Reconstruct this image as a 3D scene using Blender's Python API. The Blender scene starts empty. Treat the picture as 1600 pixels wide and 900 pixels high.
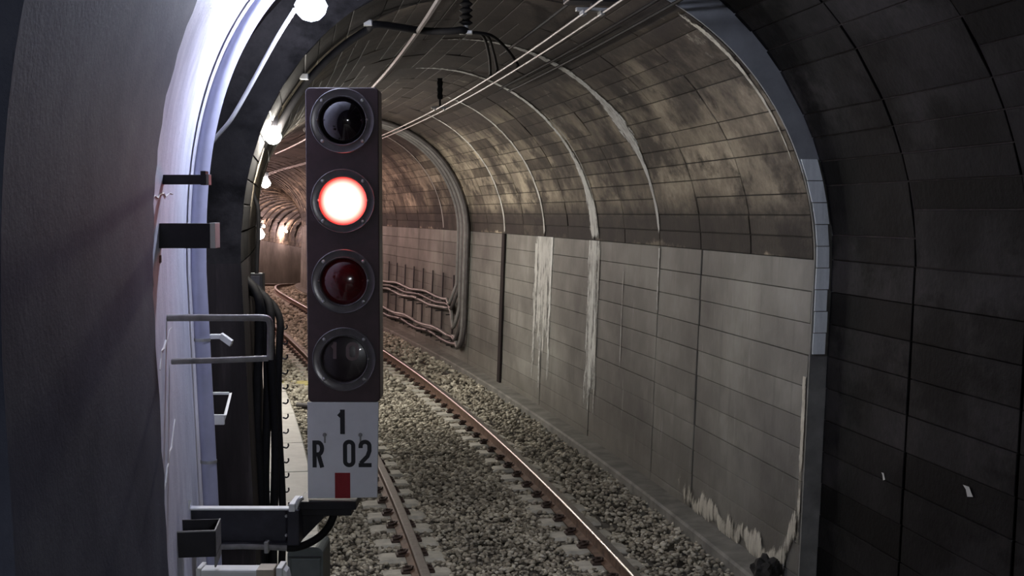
import bpy, bmesh, math, random
import numpy as np
from mathutils import Vector, Matrix

random.seed(7)
rng = np.random.default_rng(7)
SC = bpy.context.scene
COL = SC.collection
PI = math.pi

# ------------------------------------------------------------------ camera
F, CAM_Z = 2000.0, 2.62                      # focal length in pixels of a 1600x900 frame, height above rail top
PITCH = math.atan(118 / F)
cam_data = bpy.data.cameras.new('camera')
cam_data.sensor_fit = 'HORIZONTAL'
cam_data.sensor_width = 36.0
cam_data.lens = 36.0 * F / 1600.0
cam_data.clip_start = 0.05
cam = bpy.data.objects.new('camera', cam_data)
COL.objects.link(cam)
cam.location = (0, 0, CAM_Z)
cam.rotation_euler = (PI / 2 - PITCH, 0, 0)
SC.camera = cam

# ------------------------------------------------------------------ world, exposure
world = bpy.data.worlds.new('tunnel_dark')
SC.world = world
world.use_nodes = True
world.node_tree.nodes['Background'].inputs[0].default_value = (0.010, 0.010, 0.012, 1)
world.node_tree.nodes['Background'].inputs[1].default_value = 0.3
vs = SC.view_settings
vs.view_transform = 'Standard'
vs.look = 'None'
vs.gamma = 1.0
vs.use_curve_mapping = False
vs.exposure = 0.0
SC.cycles.use_denoising = True
SC.cycles.sample_clamp_indirect = 4.0
SC.cycles.max_bounces = 6

LAMP_NEAR = 125.0        # watts of the first, cool lamp
LAMP = 210.0            # watts of each further tunnel lamp
STATION = 640.0         # watts of each platform tube behind the camera
SIGNAL = 15.0           # strength of the red signal lens


# ------------------------------------------------------------------ the line of the track
KS = np.array([-12, 0, 9, 16, 25, 34, 44, 52, 60, 75, 120.0])
KT = np.array([.08, .1112, .1637, .2136, .2642, .3004, .2495, .1635, .0634, -.15, -.2])
_ss = np.arange(-12, 120.01, .1)
_th = np.interp(_ss, KS, KT)
_x = np.cumsum(-np.sin(_th) * .1); _x = _x - _x[120] + 1.415
_y = np.cumsum(np.cos(_th) * .1); _y = _y - _y[120]

def fr(s):
    th = float(np.interp(s, _ss, _th))
    zd = -.0011 * max(0.0, s - 36) ** 2 if s < 80 else -.0011 * 44 ** 2 - .0968 * (s - 80)
    return float(np.interp(s, _ss, _x)), float(np.interp(s, _ss, _y)), zd, th

def W(s, u, z):
    x, y, zd, th = fr(s)
    return Vector((x + u * math.cos(th), y + u * math.sin(th), z + zd))

def frame(s):
    x, y, zd, th = fr(s)
    c, n = math.cos(th), math.sin(th)
    return Matrix(((c, -n, 0, x), (n, c, 0, y), (0, 0, 1, zd), (0, 0, 0, 1)))

def at(px, py, d):                            # the point seen at a pixel, at depth d from the lens
    u, v = (px - 800) / F, (450 - py) / F
    ry, rz = math.cos(PITCH) + v * math.sin(PITCH), -math.sin(PITCH) + v * math.cos(PITCH)
    return Vector((u * d / ry, d, CAM_Z + rz * d / ry))

# lining profiles: right wall foot/spring, arch centre, half width, rise
SPRING = 2.3
S_STEP = 8.45
FARP = dict(uc=-.1, a=1.9, b=1.92, nl=2.25)
NEARP = dict(uc=-.1, a=2.02, b=2.14, left=.115, nl=2.6)          # the left haunch is fuller than the right
BATTER = .10
FOOT = -.35

def arch(p, t, off=0.0):                      # t = 0 right spring, pi left spring
    a, b = p['a'] + off, p['b'] + off
    if math.cos(t) < 0:
        a += p.get('left', 0)
        e = 2 / p['nl']
        return p['uc'] - a * abs(math.cos(t)) ** e, SPRING + b * max(0.0, math.sin(t)) ** e
    return p['uc'] + a * math.cos(t), SPRING + b * math.sin(t)

def left_u(p, z, off=0.0):                    # lateral place of the lining on the left at height z
    if z <= SPRING:
        return wall_u(p, -1, z, off)
    k = min(1.0, (z - SPRING) / (p['b'] + off))
    return p['uc'] - (p['a'] + p.get('left', 0) + off) * max(0.0, 1 - k ** p['nl']) ** (1 / p['nl'])

def wall_u(p, side, z, off=0.0):
    k = (z - FOOT) / (SPRING - FOOT)
    return p['uc'] + side * (p['a'] + (p.get('left', 0) if side < 0 else 0) + off - BATTER * (1 - k))

# ------------------------------------------------------------------ mesh helpers
def link(o, parent=None):
    COL.objects.link(o)
    if parent is not None:
        o.parent = parent
    return o

def mesh_obj(name, verts, faces, m=None, parent=None, smooth=False, origin=None):
    me = bpy.data.meshes.new(name)
    if origin is not None:
        verts = [Vector(v) - Vector(origin) for v in verts]
    me.from_pydata([tuple(v) for v in verts], [], faces)
    if smooth:
        me.polygons.foreach_set('use_smooth', [True] * len(me.polygons))
    me.update()
    if m is not None:
        me.materials.append(m)
    o = bpy.data.objects.new(name, me)
    if origin is not None:
        o.location = origin
    return link(o, parent)

def empty(name, loc, rz=0.0, parent=None):
    o = bpy.data.objects.new(name, None)
    o.location = loc
    o.rotation_euler = (0, 0, rz)
    o.empty_display_size = .1
    return link(o, parent)

def tag(o, label=None, cat=None, group=None, kind=None):
    if label: o['label'] = label
    if cat: o['category'] = cat
    if group: o['group'] = group
    if kind: o['kind'] = kind
    return o

class MB:
    """collects verts and faces of one mesh"""
    def __init__(self):
        self.v, self.f = [], []
    def add(self, v, f):
        n = len(self.v)
        self.v += [tuple(q) for q in v]
        self.f += [tuple(i + n for i in g) for g in f]
        return self
    def box(self, lo, hi, bev=0.0, M=None):
        bm = bmesh.new()
        bmesh.ops.create_cube(bm, size=1)
        for v in bm.verts:
            v.co = Vector(((lo[i] + hi[i]) / 2 + v.co[i] * (hi[i] - lo[i]) for i in range(3)))
        if bev:
            bmesh.ops.bevel(bm, geom=bm.edges[:] , offset=bev, segments=2, affect='EDGES', profile=.5)
        if M is not None:
            bm.transform(M)
        bm.verts.index_update()
        self.add([v.co.copy() for v in bm.verts], [[v.index for v in f.verts] for f in bm.faces])
        bm.free()
        return self
    def tube(self, pts, r, n=8, cap=True):
        pts = [Vector(p) for p in pts]
        rs = r if isinstance(r, (list, tuple)) else [r] * len(pts)
        d0 = (pts[1] - pts[0]).normalized()
        up = Vector((0, 0, 1)) if abs(d0.z) < .9 else Vector((1, 0, 0))
        nrm = d0.cross(up).normalized()
        rings = []
        for i, p in enumerate(pts):
            d = (pts[min(i + 1, len(pts) - 1)] - pts[max(i - 1, 0)]).normalized()
            nrm = (nrm - d * nrm.dot(d)).normalized()
            b = d.cross(nrm)
            rings.append([p + (nrm * math.cos(2 * PI * k / n) + b * math.sin(2 * PI * k / n)) * rs[i] for k in range(n)])
        v = [q for g in rings for q in g]
        f = []
        for i in range(len(pts) - 1):
            for k in range(n):
                f.append((i * n + k, i * n + (k + 1) % n, (i + 1) * n + (k + 1) % n, (i + 1) * n + k))
        if cap:
            f.append(tuple(range(n - 1, -1, -1)))
            f.append(tuple((len(pts) - 1) * n + k for k in range(n)))
        return self.add(v, f)
    def lathe(self, prof, n=32, M=None, close=True):      # prof: (r, h) pairs turned about local -y (towards the viewer)
        v, f = [], []
        m = len(prof)
        for k in range(n):
            a = 2 * PI * k / n
            for r, h in prof:
                v.append(Vector((r * math.cos(a), -h, r * math.sin(a))))
        for k in range(n):
            for i in range(m - 1):
                a, b = k * m + i, k * m + i + 1
                c, d = ((k + 1) % n) * m + i + 1, ((k + 1) % n) * m + i
                f.append((a, b, c, d))
        if M is not None:
            v = [M @ q for q in v]
        return self.add(v, f)
    def prism(self, poly, y0, y1, M=None):                # polygon in xz, extruded along y
        n = len(poly)
        v = [Vector((x, y0, z)) for x, z in poly] + [Vector((x, y1, z)) for x, z in poly]
        f = [tuple(range(n)), tuple(range(2 * n - 1, n - 1, -1))]
        f += [(i, i + n, (i + 1) % n + n, (i + 1) % n) for i in range(n)]
        if M is not None:
            v = [M @ q for q in v]
        return self.add(v, f)
    def build(self, name, m, parent=None, smooth=False, origin=None):
        o = mesh_obj(name, self.v, self.f, m, parent, smooth, origin)
        return o

def smooth_auto(o, ang=40):
    me = o.data
    me.polygons.foreach_set('use_smooth', [True] * len(me.polygons))
    bm = bmesh.new(); bm.from_mesh(me)
    bmesh.ops.recalc_face_normals(bm, faces=bm.faces[:])
    for e in bm.edges:
        if len(e.link_faces) == 2 and e.calc_face_angle(0) > math.radians(ang):
            e.smooth = False
    bm.to_mesh(me); bm.free()
    return o

def spline(pts, n=8):                        # Catmull-Rom through points
    pts = [Vector(p) for p in pts]
    P = [pts[0] * 2 - pts[1]] + pts + [pts[-1] * 2 - pts[-2]]
    out = []
    for i in range(1, len(P) - 2):
        for k in range(n):
            t = k / n
            a, b, c, d = P[i - 1], P[i], P[i + 1], P[i + 2]
            out.append(.5 * (2 * b + (c - a) * t + (2 * a - 5 * b + 4 * c - d) * t * t + (3 * b - a - 3 * c + d) * t ** 3))
    out.append(pts[-1])
    return out

def sweep(prof, slist):
    v, f = [], []
    n = len(prof)
    for s in slist:
        for u, z in prof:
            v.append(W(s, u, z))
    for i in range(len(slist) - 1):
        for k in range(n - 1):
            f.append((i * n + k, i * n + k + 1, (i + 1) * n + k + 1, (i + 1) * n + k))
    return v, f

# ------------------------------------------------------------------ materials
class NM:
    def __init__(self, name):
        self.m = bpy.data.materials.new(name)
        self.m.use_nodes = True
        self.t = self.m.node_tree
        self.b = self.t.nodes['Principled BSDF']
    def n(self, typ, **kw):
        q = self.t.nodes.new(typ)
        for k, v in kw.items():
            setattr(q, k, v)
        return q
    def l(self, a, b):
        self.t.links.new(a, b)
    def val(self, sock, v):
        if hasattr(v, 'is_output'):
            self.l(v, sock)
        else:
            sock.default_value = v
    def pos(self, scale=(1, 1, 1), obj=False):
        if obj:
            p = self.n('ShaderNodeTexCoord').outputs['Object']
        else:
            p = self.n('ShaderNodeNewGeometry').outputs['Position']
        mp = self.n('ShaderNodeMapping')
        mp.inputs['Scale'].default_value = scale
        self.l(p, mp.inputs['Vector'])
        return mp.outputs[0]
    def noise(self, vec, scale=1.0, detail=4, rough=.6):
        q = self.n('ShaderNodeTexNoise')
        self.l(vec, q.inputs['Vector'])
        q.inputs['Scale'].default_value = scale
        q.inputs['Detail'].default_value = detail
        q.inputs['Roughness'].default_value = rough
        return q.outputs['Fac']
    def ramp(self, fac, stops):
        q = self.n('ShaderNodeValToRGB')
        cr = q.color_ramp
        def c4(c):
            return (c, c, c, 1) if isinstance(c, (int, float)) else (*c, 1)
        cr.elements[1].position = stops[-1][0]; cr.elements[1].color = c4(stops[-1][1])
        cr.elements[0].position = stops[0][0]; cr.elements[0].color = c4(stops[0][1])
        for p, c in stops[1:-1]:
            cr.elements.new(p).color = c4(c)
        self.l(fac, q.inputs[0])
        return q.outputs[0]
    def math(self, op, a, b=0.0, clamp=False):
        q = self.n('ShaderNodeMath', operation=op, use_clamp=clamp)
        self.val(q.inputs[0], a); self.val(q.inputs[1], b)
        return q.outputs[0]
    def mix(self, fac, a, b, blend='MIX'):
        q = self.n('ShaderNodeMix', data_type='RGBA', blend_type=blend)
        self.val(q.inputs[0], fac)
        self.val(q.inputs[6], a if hasattr(a, 'is_output') else (*a, 1))
        self.val(q.inputs[7], b if hasattr(b, 'is_output') else (*b, 1))
        return q.outputs[2]
    def rnd(self):
        a = self.n('ShaderNodeObjectInfo').outputs['Random']
        b = self.n('ShaderNodeNewGeometry').outputs['Random Per Island']
        return self.math('FRACT', self.math('ADD', a, b))
    def z(self):
        q = self.n('ShaderNodeSeparateXYZ')
        self.l(self.n('ShaderNodeNewGeometry').outputs['Position'], q.inputs[0])
        return q.outputs
    def bump(self, h, strength=.3, dist=.01):
        q = self.n('ShaderNodeBump')
        q.inputs['Strength'].default_value = strength
        q.inputs['Distance'].default_value = dist
        self.l(h, q.inputs['Height'])
        self.l(q.outputs[0], self.b.inputs['Normal'])
    def out(self, color, rough=.8, metal=0.0, spec=.3):
        self.val(self.b.inputs['Base Color'], color if hasattr(color, 'is_output') else (*color, 1))
        self.val(self.b.inputs['Roughness'], rough)
        self.b.inputs['Metallic'].default_value = metal
        self.b.inputs['Specular IOR Level'].default_value = spec
        return self.m

M = {}
def simple(name, c, rough=.6, metal=0.0, var=.25, scale=12, bump=.15, spec=.4):
    k = NM(name)
    p = k.pos()
    nz = k.noise(p, scale, 5)
    col = k.mix(k.ramp(nz, [(.3, 0.0), (.75, 1.0)]), tuple(x * (1 - var) for x in c), tuple(min(1, x * (1 + var)) for x in c))
    k.bump(nz, bump, .004)
    M[name] = k.out(col, rough, metal, spec)
    return M[name]

# vault blocks: beige grey concrete, each block its own tone, sooty stains, tone darker towards the crown
def vault_mat(name, dark, mid, light, band):
    k = NM(name)
    p = k.pos()
    n1 = k.noise(p, 1.1, 7, .66)
    col = k.ramp(n1, [(.36, dark), (.48, mid), (.60, light)])
    r = k.rnd()
    tone = k.ramp(r, [(0.0, .32), (.10, .45), (.2, .78), (.6, 1.0), (.88, 1.2), (1.0, 1.6)])
    col = k.mix(1.0, col, tone, 'MULTIPLY')
    n2 = k.noise(k.pos((1, 1, 1.6)), 1.5, 7, .66)
    col = k.mix(k.ramp(n2, [(.49, 0.0), (.60, .85)]), col, tuple(x * .45 for x in dark))
    n3 = k.noise(p, 26, 4, .6)
    col = k.mix(k.ramp(n3, [(.4, .0), (.75, .35)]), col, tuple(x * .5 for x in mid))
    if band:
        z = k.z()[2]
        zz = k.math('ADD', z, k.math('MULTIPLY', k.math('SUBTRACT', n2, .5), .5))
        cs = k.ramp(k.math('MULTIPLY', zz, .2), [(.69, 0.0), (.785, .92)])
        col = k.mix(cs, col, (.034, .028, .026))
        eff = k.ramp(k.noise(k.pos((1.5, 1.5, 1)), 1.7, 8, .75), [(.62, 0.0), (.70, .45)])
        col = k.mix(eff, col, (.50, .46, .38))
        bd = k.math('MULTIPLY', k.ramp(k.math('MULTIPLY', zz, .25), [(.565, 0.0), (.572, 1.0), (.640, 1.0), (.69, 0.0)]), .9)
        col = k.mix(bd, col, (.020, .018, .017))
    k.bump(k.math('ADD', n3, n1), .35, .012)
    M[name] = k.out(col, .75, 0, .12 if band else .06)
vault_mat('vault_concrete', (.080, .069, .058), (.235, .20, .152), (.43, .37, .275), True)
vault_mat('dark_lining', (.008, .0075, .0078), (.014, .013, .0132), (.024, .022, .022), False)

def panel_mat():
    k = NM('wall_concrete')
    st = k.noise(k.pos((5, 5, .5)), 1.6, 6, .65)
    n1 = k.noise(k.pos(), .7, 5, .6)
    col = k.ramp(n1, [(.34, (.095, .092, .082)), (.5, (.180, .175, .156)), (.66, (.285, .28, .25))])
    tone = k.ramp(k.rnd(), [(0.0, .82), (.5, 1.0), (1.0, 1.14)])
    col = k.mix(1.0, col, tone, 'MULTIPLY')
    col = k.mix(k.ramp(st, [(.56, 0.0), (.72, .55)]), col, (.10, .096, .088))
    col = k.mix(k.ramp(st, [(.26, .45), (.38, 0.0)]), col, (.42, .42, .40))
    n3 = k.noise(k.pos(), 30, 4, .6)
    z = k.z()[2]
    low = k.ramp(k.math('ADD', z, k.math('MULTIPLY', n1, .4)), [(.15, .55), (.75, 0.0)])
    col = k.mix(low, col, (.15, .14, .115))
    k.bump(k.math('ADD', n3, st), .3, .008)
    M['wall_concrete'] = k.out(col, .7, 0, .35)
panel_mat()

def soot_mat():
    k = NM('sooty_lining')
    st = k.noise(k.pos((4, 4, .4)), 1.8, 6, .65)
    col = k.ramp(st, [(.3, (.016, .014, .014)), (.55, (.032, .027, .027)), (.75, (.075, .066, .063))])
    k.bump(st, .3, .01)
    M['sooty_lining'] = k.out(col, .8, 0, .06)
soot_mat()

def plaster_mat():
    k = NM('grey_plaster')
    n1 = k.noise(k.pos((1, .8, 1)), 1.6, 8, .68)
    col = k.ramp(n1, [(.32, (.030, .034, .056)), (.5, (.058, .063, .092)), (.68, (.095, .100, .128))])
    n2 = k.noise(k.pos((7, 7, 1.0)), 2.2, 4, .6)
    col = k.mix(k.ramp(n2, [(.735, 0.0), (.76, .85)]), col, (.02, .02, .025))
    n3 = k.noise(k.pos(), 45, 4, .7)
    k.bump(k.math('ADD', n3, n1), .35, .006)
    M['grey_plaster'] = k.out(col, .75, 0, .3)
plaster_mat()

def white_wall_mat():
    k = NM('white_painted_wall')
    n1 = k.noise(k.pos((3, 3, .8)), 3, 6, .65)
    col = k.ramp(n1, [(.3, (.58, .59, .70)), (.55, (.74, .75, .86)), (.75, (.82, .83, .92))])
    n2 = k.noise(k.pos(), 22, 5, .7)
    col = k.mix(k.ramp(n2, [(.64, 0.0), (.72, .5)]), col, (.25, .25, .32))
    k.bump(n2, .4, .01)
    M['white_painted_wall'] = k.out(col, .6, 0, .3)
white_wall_mat()

def deposit_mat(name, c, c2, soft=True):
    k = NM(name)
    n1 = k.noise(k.pos((16, 16, .7)), 1.6, 6, .65)
    n2 = k.noise(k.pos((1, 1, .6)), 9, 6, .7)
    nn = k.math('ADD', k.math('MULTIPLY', n1, .55), k.math('MULTIPLY', n2, .45))
    col = k.mix(k.ramp(nn, [(.40, 0.0), (.56, 1.0)]), c2, c)
    k.bump(n2, .5, .01)
    M[name] = k.out(col, .7, 0, .3)
    if soft:
        cov = k.n('ShaderNodeAttribute', attribute_name='cover').outputs['Fac']
        h = k.math('ADD', cov, k.math('MULTIPLY', k.math('SUBTRACT', nn, .5), 3.6))
        k.l(k.ramp(h, [(.30, 0.0), (.72, 1.0)]), k.b.inputs['Alpha'])
deposit_mat('white_deposit', (.78, .79, .76), (.42, .415, .39))
deposit_mat('pale_deposit', (.58, .575, .54), (.32, .315, .29))
deposit_mat('ochre_deposit', (.62, .59, .50), (.30, .28, .23))
deposit_mat('white_facing', (.88, .92, .92), (.74, .78, .78), False)

def ballast_mat():
    k = NM('ballast_stone')
    r = k.rnd()
    col = k.ramp(r, [(0, (.17, .15, .118)), (.35, (.35, .315, .25)), (.7, (.50, .46, .37)), (1, (.72, .67, .56))])
    n1 = k.noise(k.pos(), .8, 3)
    col = k.mix(1.0, col, k.ramp(n1, [(.3, .7), (.7, 1.15)]), 'MULTIPLY')
    n2 = k.noise(k.pos(), 60, 3)
    k.bump(n2, .3, .004)
    M['ballast_stone'] = k.out(col, .85, 0, .25)
ballast_mat()

simple('ballast_bed', (.10, .09, .078), .95, 0, .5, 18, .5)
simple('sleeper_concrete', (.48, .46, .40), .8, 0, .3, 9, .3)
simple('kerb_concrete', (.20, .195, .175), .8, 0, .4, 4, .4)
simple('slab_concrete', (.46, .46, .42), .6, 0, .15, 4, .15)
simple('rusty_steel', (.16, .098, .068), .75, .2, .5, 14, .4)
simple('polished_steel', (.30, .28, .26), .42, .8, .2, 20, .05)
simple('clip_steel', (.060, .038, .030), .7, .2, .4, 20, .2)
simple('mortar', (.032, .029, .026), .95, 0, .3, 10, .3)
simple('wall_mortar', (.085, .082, .075), .95, 0, .4, 6, .3)
simple('sheet_metal', (.26, .27, .275), .6, 0, .18, 6, .1)
simple('black_steel', (.016, .015, .018), .5, .2, .3, 14, .15)
simple('dark_paint', (.030, .030, .040), .5, .1, .3, 14, .15)
simple('black_rubber', (.008, .0075, .008), .75, 0, .3, 14, .15, .2)
simple('dark_grey_cable', (.075, .066, .064), .5, 0, .3, 10, .15)
simple('grey_cable', (.20, .19, .18), .45, 0, .25, 10, .15)
simple('galvanised', (.36, .36, .35), .45, .5, .25, 16, .15)
simple('grey_pipe', (.26, .255, .25), .5, .2, .35, 12, .2)
simple('lilac_pipe', (.42, .43, .58), .45, 0, .12, 6, .08)
simple('white_paint', (.76, .77, .76), .5, 0, .08, 8, .08)
simple('brown_tape', (.45, .40, .32), .6, 0, .15, 10, .1)
simple('green_grey_paint', (.075, .085, .078), .5, 0, .25, 8, .1)
simple('signal_housing', (.070, .046, .050), .34, 0, .18, 20, .06, .6)  # maroon tint puts the red lens glow into the black housing colour
simple('signal_ring', (.16, .15, .15), .30, .5, .18, 20, .06, .6)
simple('screw_metal', (.55, .54, .53), .3, .8, .1, 20, .05)
simple('sign_white', (.76, .77, .80), .45, 0, .05, 10, .05)
simple('sign_black', (.022, .022, .026), .5, 0, .1, 20, .05)
simple('sign_red', (.27, .016, .020), .5, 0, .12, 20, .05)
simple('yellow_paint', (.62, .55, .22), .6, 0, .15, 10, .1)
simple('contact_wire', (.11, .10, .092), .5, .3, .2, 20, .05)
simple('rubble', (.03, .028, .026), .9, 0, .4, 12, .5)
simple('cream_mark', (.55, .55, .52), .7, 0, .1, 10, .1)

def lens_mat(name, c, rough=.08):
    k = NM(name)
    M[name] = k.out(c, rough, 0, .6)
    k.b.inputs['Coat Weight'].default_value = .6
    k.b.inputs['Coat Roughness'].default_value = .03
lens_mat('dark_lens', (.006, .004, .006))
lens_mat('dark_red_lens', (.07, .003, .004), .15)
lens_mat('dim_lens', (.012, .006, .007), .35)
simple('dim_digits', (.14, .10, .10), .5, 0, .1, 20, .05)

def emit_mat(name, col, strength):
    m = bpy.data.materials.new(name)
    m.use_nodes = True
    t = m.node_tree
    t.nodes.remove(t.nodes['Principled BSDF'])
    e = t.nodes.new('ShaderNodeEmission')
    e.inputs[0].default_value = (*col, 1)
    e.inputs[1].default_value = strength
    t.links.new(e.outputs[0], t.nodes['Material Output'].inputs[0])
    M[name] = m
    return m, t, e

def red_lens():
    m, t, e = emit_mat('red_lens', (1, .03, .025), 1)
    tc = t.nodes.new('ShaderNodeTexCoord')
    ln = t.nodes.new('ShaderNodeVectorMath'); ln.operation = 'LENGTH'
    mp = t.nodes.new('ShaderNodeMapping'); mp.inputs['Scale'].default_value = (1, 0, 1)
    t.links.new(tc.outputs['Object'], mp.inputs[0])
    t.links.new(mp.outputs[0], ln.inputs[0])
    mr = t.nodes.new('ShaderNodeMapRange')
    mr.inputs[1].default_value = .075; mr.inputs[2].default_value = .122
    mr.inputs[3].default_value = SIGNAL; mr.inputs[4].default_value = SIGNAL * .25
    cr = t.nodes.new('ShaderNodeValToRGB')
    for el, (q, c) in zip(cr.color_ramp.elements, ((.60, (1, .16, .13, 1)), (1.0, (1, .012, .010, 1)))):
        el.position = q; el.color = c
    dv = t.nodes.new('ShaderNodeMath'); dv.operation = 'DIVIDE'; dv.inputs[1].default_value = .118
    t.links.new(ln.outputs['Value'], dv.inputs[0])
    t.links.new(dv.outputs[0], cr.inputs[0])
    t.links.new(cr.outputs[0], e.inputs[0])
    t.links.new(ln.outputs['Value'], mr.inputs[0])
    t.links.new(mr.outputs[0], e.inputs[1])
red_lens()

# ------------------------------------------------------------------ platform tubes behind the camera
def platform_tube(s, u, z, label):
    th = fr(s)[3]
    e = empty('tube_lamp', W(s, u, z), th)
    tag(e, label, 'lamp', 'platform tube lamps')
    MB().box((-.08, -.65, .03), (.08, .65, .10), .01).build('housing', M['white_paint'], e)
    n = 'tube_glow'
    if n not in M:
        emit_mat(n, (.88, .93, 1.0), STATION / (PI * 2 * PI * .02 * 1.2))
    mb = MB().tube([(0, -.6, 0), (0, .6, 0)], .02, 8)
    mb.build('tube', M[n], e)
platform_tube(-4.4, .95, 3.85, 'white fluorescent tube lamp on the dark vault over the platform end')
platform_tube(-7.6, .95, 3.85, 'white fluorescent tube lamp on the dark vault over the platform end')

# ------------------------------------------------------------------ structure: shells behind the lining
def srange(a, b, st):
    n = max(1, int(round((b - a) / st)))
    return [a + (b - a) * i / n for i in range(n + 1)]

TS = [PI * i / 40 for i in range(34)] + [PI - PI * .175 * (1 - q / 16) ** 1.6 for q in range(17)]
far_s = srange(S_STEP, 110, 1.2)
near_s = srange(-9, S_STEP, 1.0)

# far section
v, f = sweep([arch(FARP, t, .012) for t in TS], far_s)
ceiling = tag(mesh_obj('ceiling', v, f, M['mortar'], smooth=True), kind='structure')
v, f = sweep([(wall_u(FARP, 1, z, .03), z) for z in (FOOT, .2, .8, 1.5, SPRING)], far_s)
wall_right = tag(mesh_obj('wall_right', v, f, M['wall_mortar']), kind='structure')
v, f = sweep([(wall_u(FARP, -1, z), z) for z in (FOOT, .4, 1.0, 1.6, SPRING)], srange(S_STEP, 16, 1.2))
wall_left = tag(mesh_obj('wall_left', v, f, M['sooty_lining'], smooth=True), kind='structure')
v, f = sweep([(wall_u(FARP, -1, z), z) for z in (FOOT, .4, 1.0, 1.6, SPRING)], srange(16, 110, 1.2))
wall_left_far = tag(mesh_obj('wall_left_far', v, f, M['wall_concrete'], smooth=True), kind='structure')
# near section, a little wider, black with soot
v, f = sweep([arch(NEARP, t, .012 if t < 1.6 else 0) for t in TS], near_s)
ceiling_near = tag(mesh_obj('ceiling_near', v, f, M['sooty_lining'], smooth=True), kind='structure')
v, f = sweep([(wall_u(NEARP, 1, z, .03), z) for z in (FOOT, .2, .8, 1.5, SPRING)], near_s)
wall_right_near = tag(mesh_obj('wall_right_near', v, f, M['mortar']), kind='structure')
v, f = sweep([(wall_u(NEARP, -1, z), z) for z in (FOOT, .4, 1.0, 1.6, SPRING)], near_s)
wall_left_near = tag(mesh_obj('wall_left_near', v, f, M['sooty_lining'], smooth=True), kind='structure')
# end walls close the tube
def end_wall(name, s, p):
    poly = [W(s, *arch(p, t, .04)) for t in TS] + [W(s, wall_u(p, -1, FOOT, .04), FOOT - .1), W(s, wall_u(p, 1, FOOT, .04), FOOT - .1)]
    tag(mesh_obj(name, poly, [tuple(range(len(poly)))], M['sooty_lining']), kind='structure')
end_wall('wall_back', -9, NEARP)
end_wall('wall_end', 110, FARP)

# the step ring between the sections: riser facing the platform
def ring_face(name, s, m, inner, outer, t0, t1, n, wall_to=None, thick=.02):
    prof = []
    if wall_to is not None:
        for z in np.linspace(wall_to, SPRING, 8)[:-1]:
            prof.append((wall_u(inner, 1, z), z, wall_u(outer, 1, z, .03), z))
    for t in np.linspace(t0, t1, n):
        a, b = arch(inner, t), arch(outer, t, .03)
        prof.append((a[0], a[1], b[0], b[1]))
    v, f = [], []
    for a0, z0, a1, z1 in prof:
        v += [W(s, a0, z0), W(s, a1, z1), W(s + thick, a0, z0), W(s + thick, a1, z1)]
    for i in range(len(prof) - 1):
        k = i * 4
        f += [(k, k + 1, k + 5, k + 4), (k + 2, k + 6, k + 7, k + 3), (k, k + 4, k + 6, k + 2)]
    return mesh_obj(name, v, f, m, smooth=False)
trim_step = tag(ring_face('trim_1', S_STEP - .01, M['sheet_metal'], FARP, NEARP, .30, 2.0, 40), kind='structure')
tag(ring_face('trim_2', S_STEP - .012, M['dark_lining'], FARP, NEARP, 2.0, PI, 30), kind='structure')
v, f = [], []
for z in np.linspace(FOOT, SPRING, 8):
    v += [W(S_STEP - .012, wall_u(FARP, -1, z), z), W(S_STEP - .012, wall_u(NEARP, -1, z, .02), z)]
for i in range(7):
    f.append((2 * i, 2 * i + 1, 2 * i + 3, 2 * i + 2))
tag(mesh_obj('trim_5', v, f, M['sooty_lining']), kind='structure')
tag(ring_face('trim_3', S_STEP - .011, M['kerb_concrete'], FARP, NEARP, 0, .32, 8, FOOT), kind='structure')

# ------------------------------------------------------------------ vault blocks
ROWS = 40
RING = 1.2
def block_mesh(p, t0, t1, L, gap, m, name='block', back=.05, cham=.0025):
    q = []
    a0, a1 = Vector(arch(p, t0)), Vector(arch(p, t1))
    d = (a1 - a0).normalized()
    nrm = Vector((d.y, -d.x))
    if nrm.dot(a0 - Vector((p['uc'], SPRING))) < 0:
        nrm = -nrm
    g = gap / 2
    b0, b1 = a0 + d * g, a1 - d * g
    def P(e, y):
        return Vector((e.x, y, e.y))
    v = [P(b0 + d * cham, g + cham), P(b1 - d * cham, g + cham), P(b1 - d * cham, L - g - cham), P(b0 + d * cham, L - g - cham)]
    c = nrm * cham
    v += [P(b0 + c, g), P(b1 + c, g), P(b1 + c, L - g), P(b0 + c, L - g)]
    c = nrm * back
    v += [P(b0 + c, g), P(b1 + c, g), P(b1 + c, L - g), P(b0 + c, L - g)]
    f = [(0, 1, 2, 3)]
    for i in range(4):
        j = (i + 1) % 4
        f += [(i, 4 + i, 4 + j, j), (4 + i, 8 + i, 8 + j, 4 + j)]
    return v, f, nrm

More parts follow.
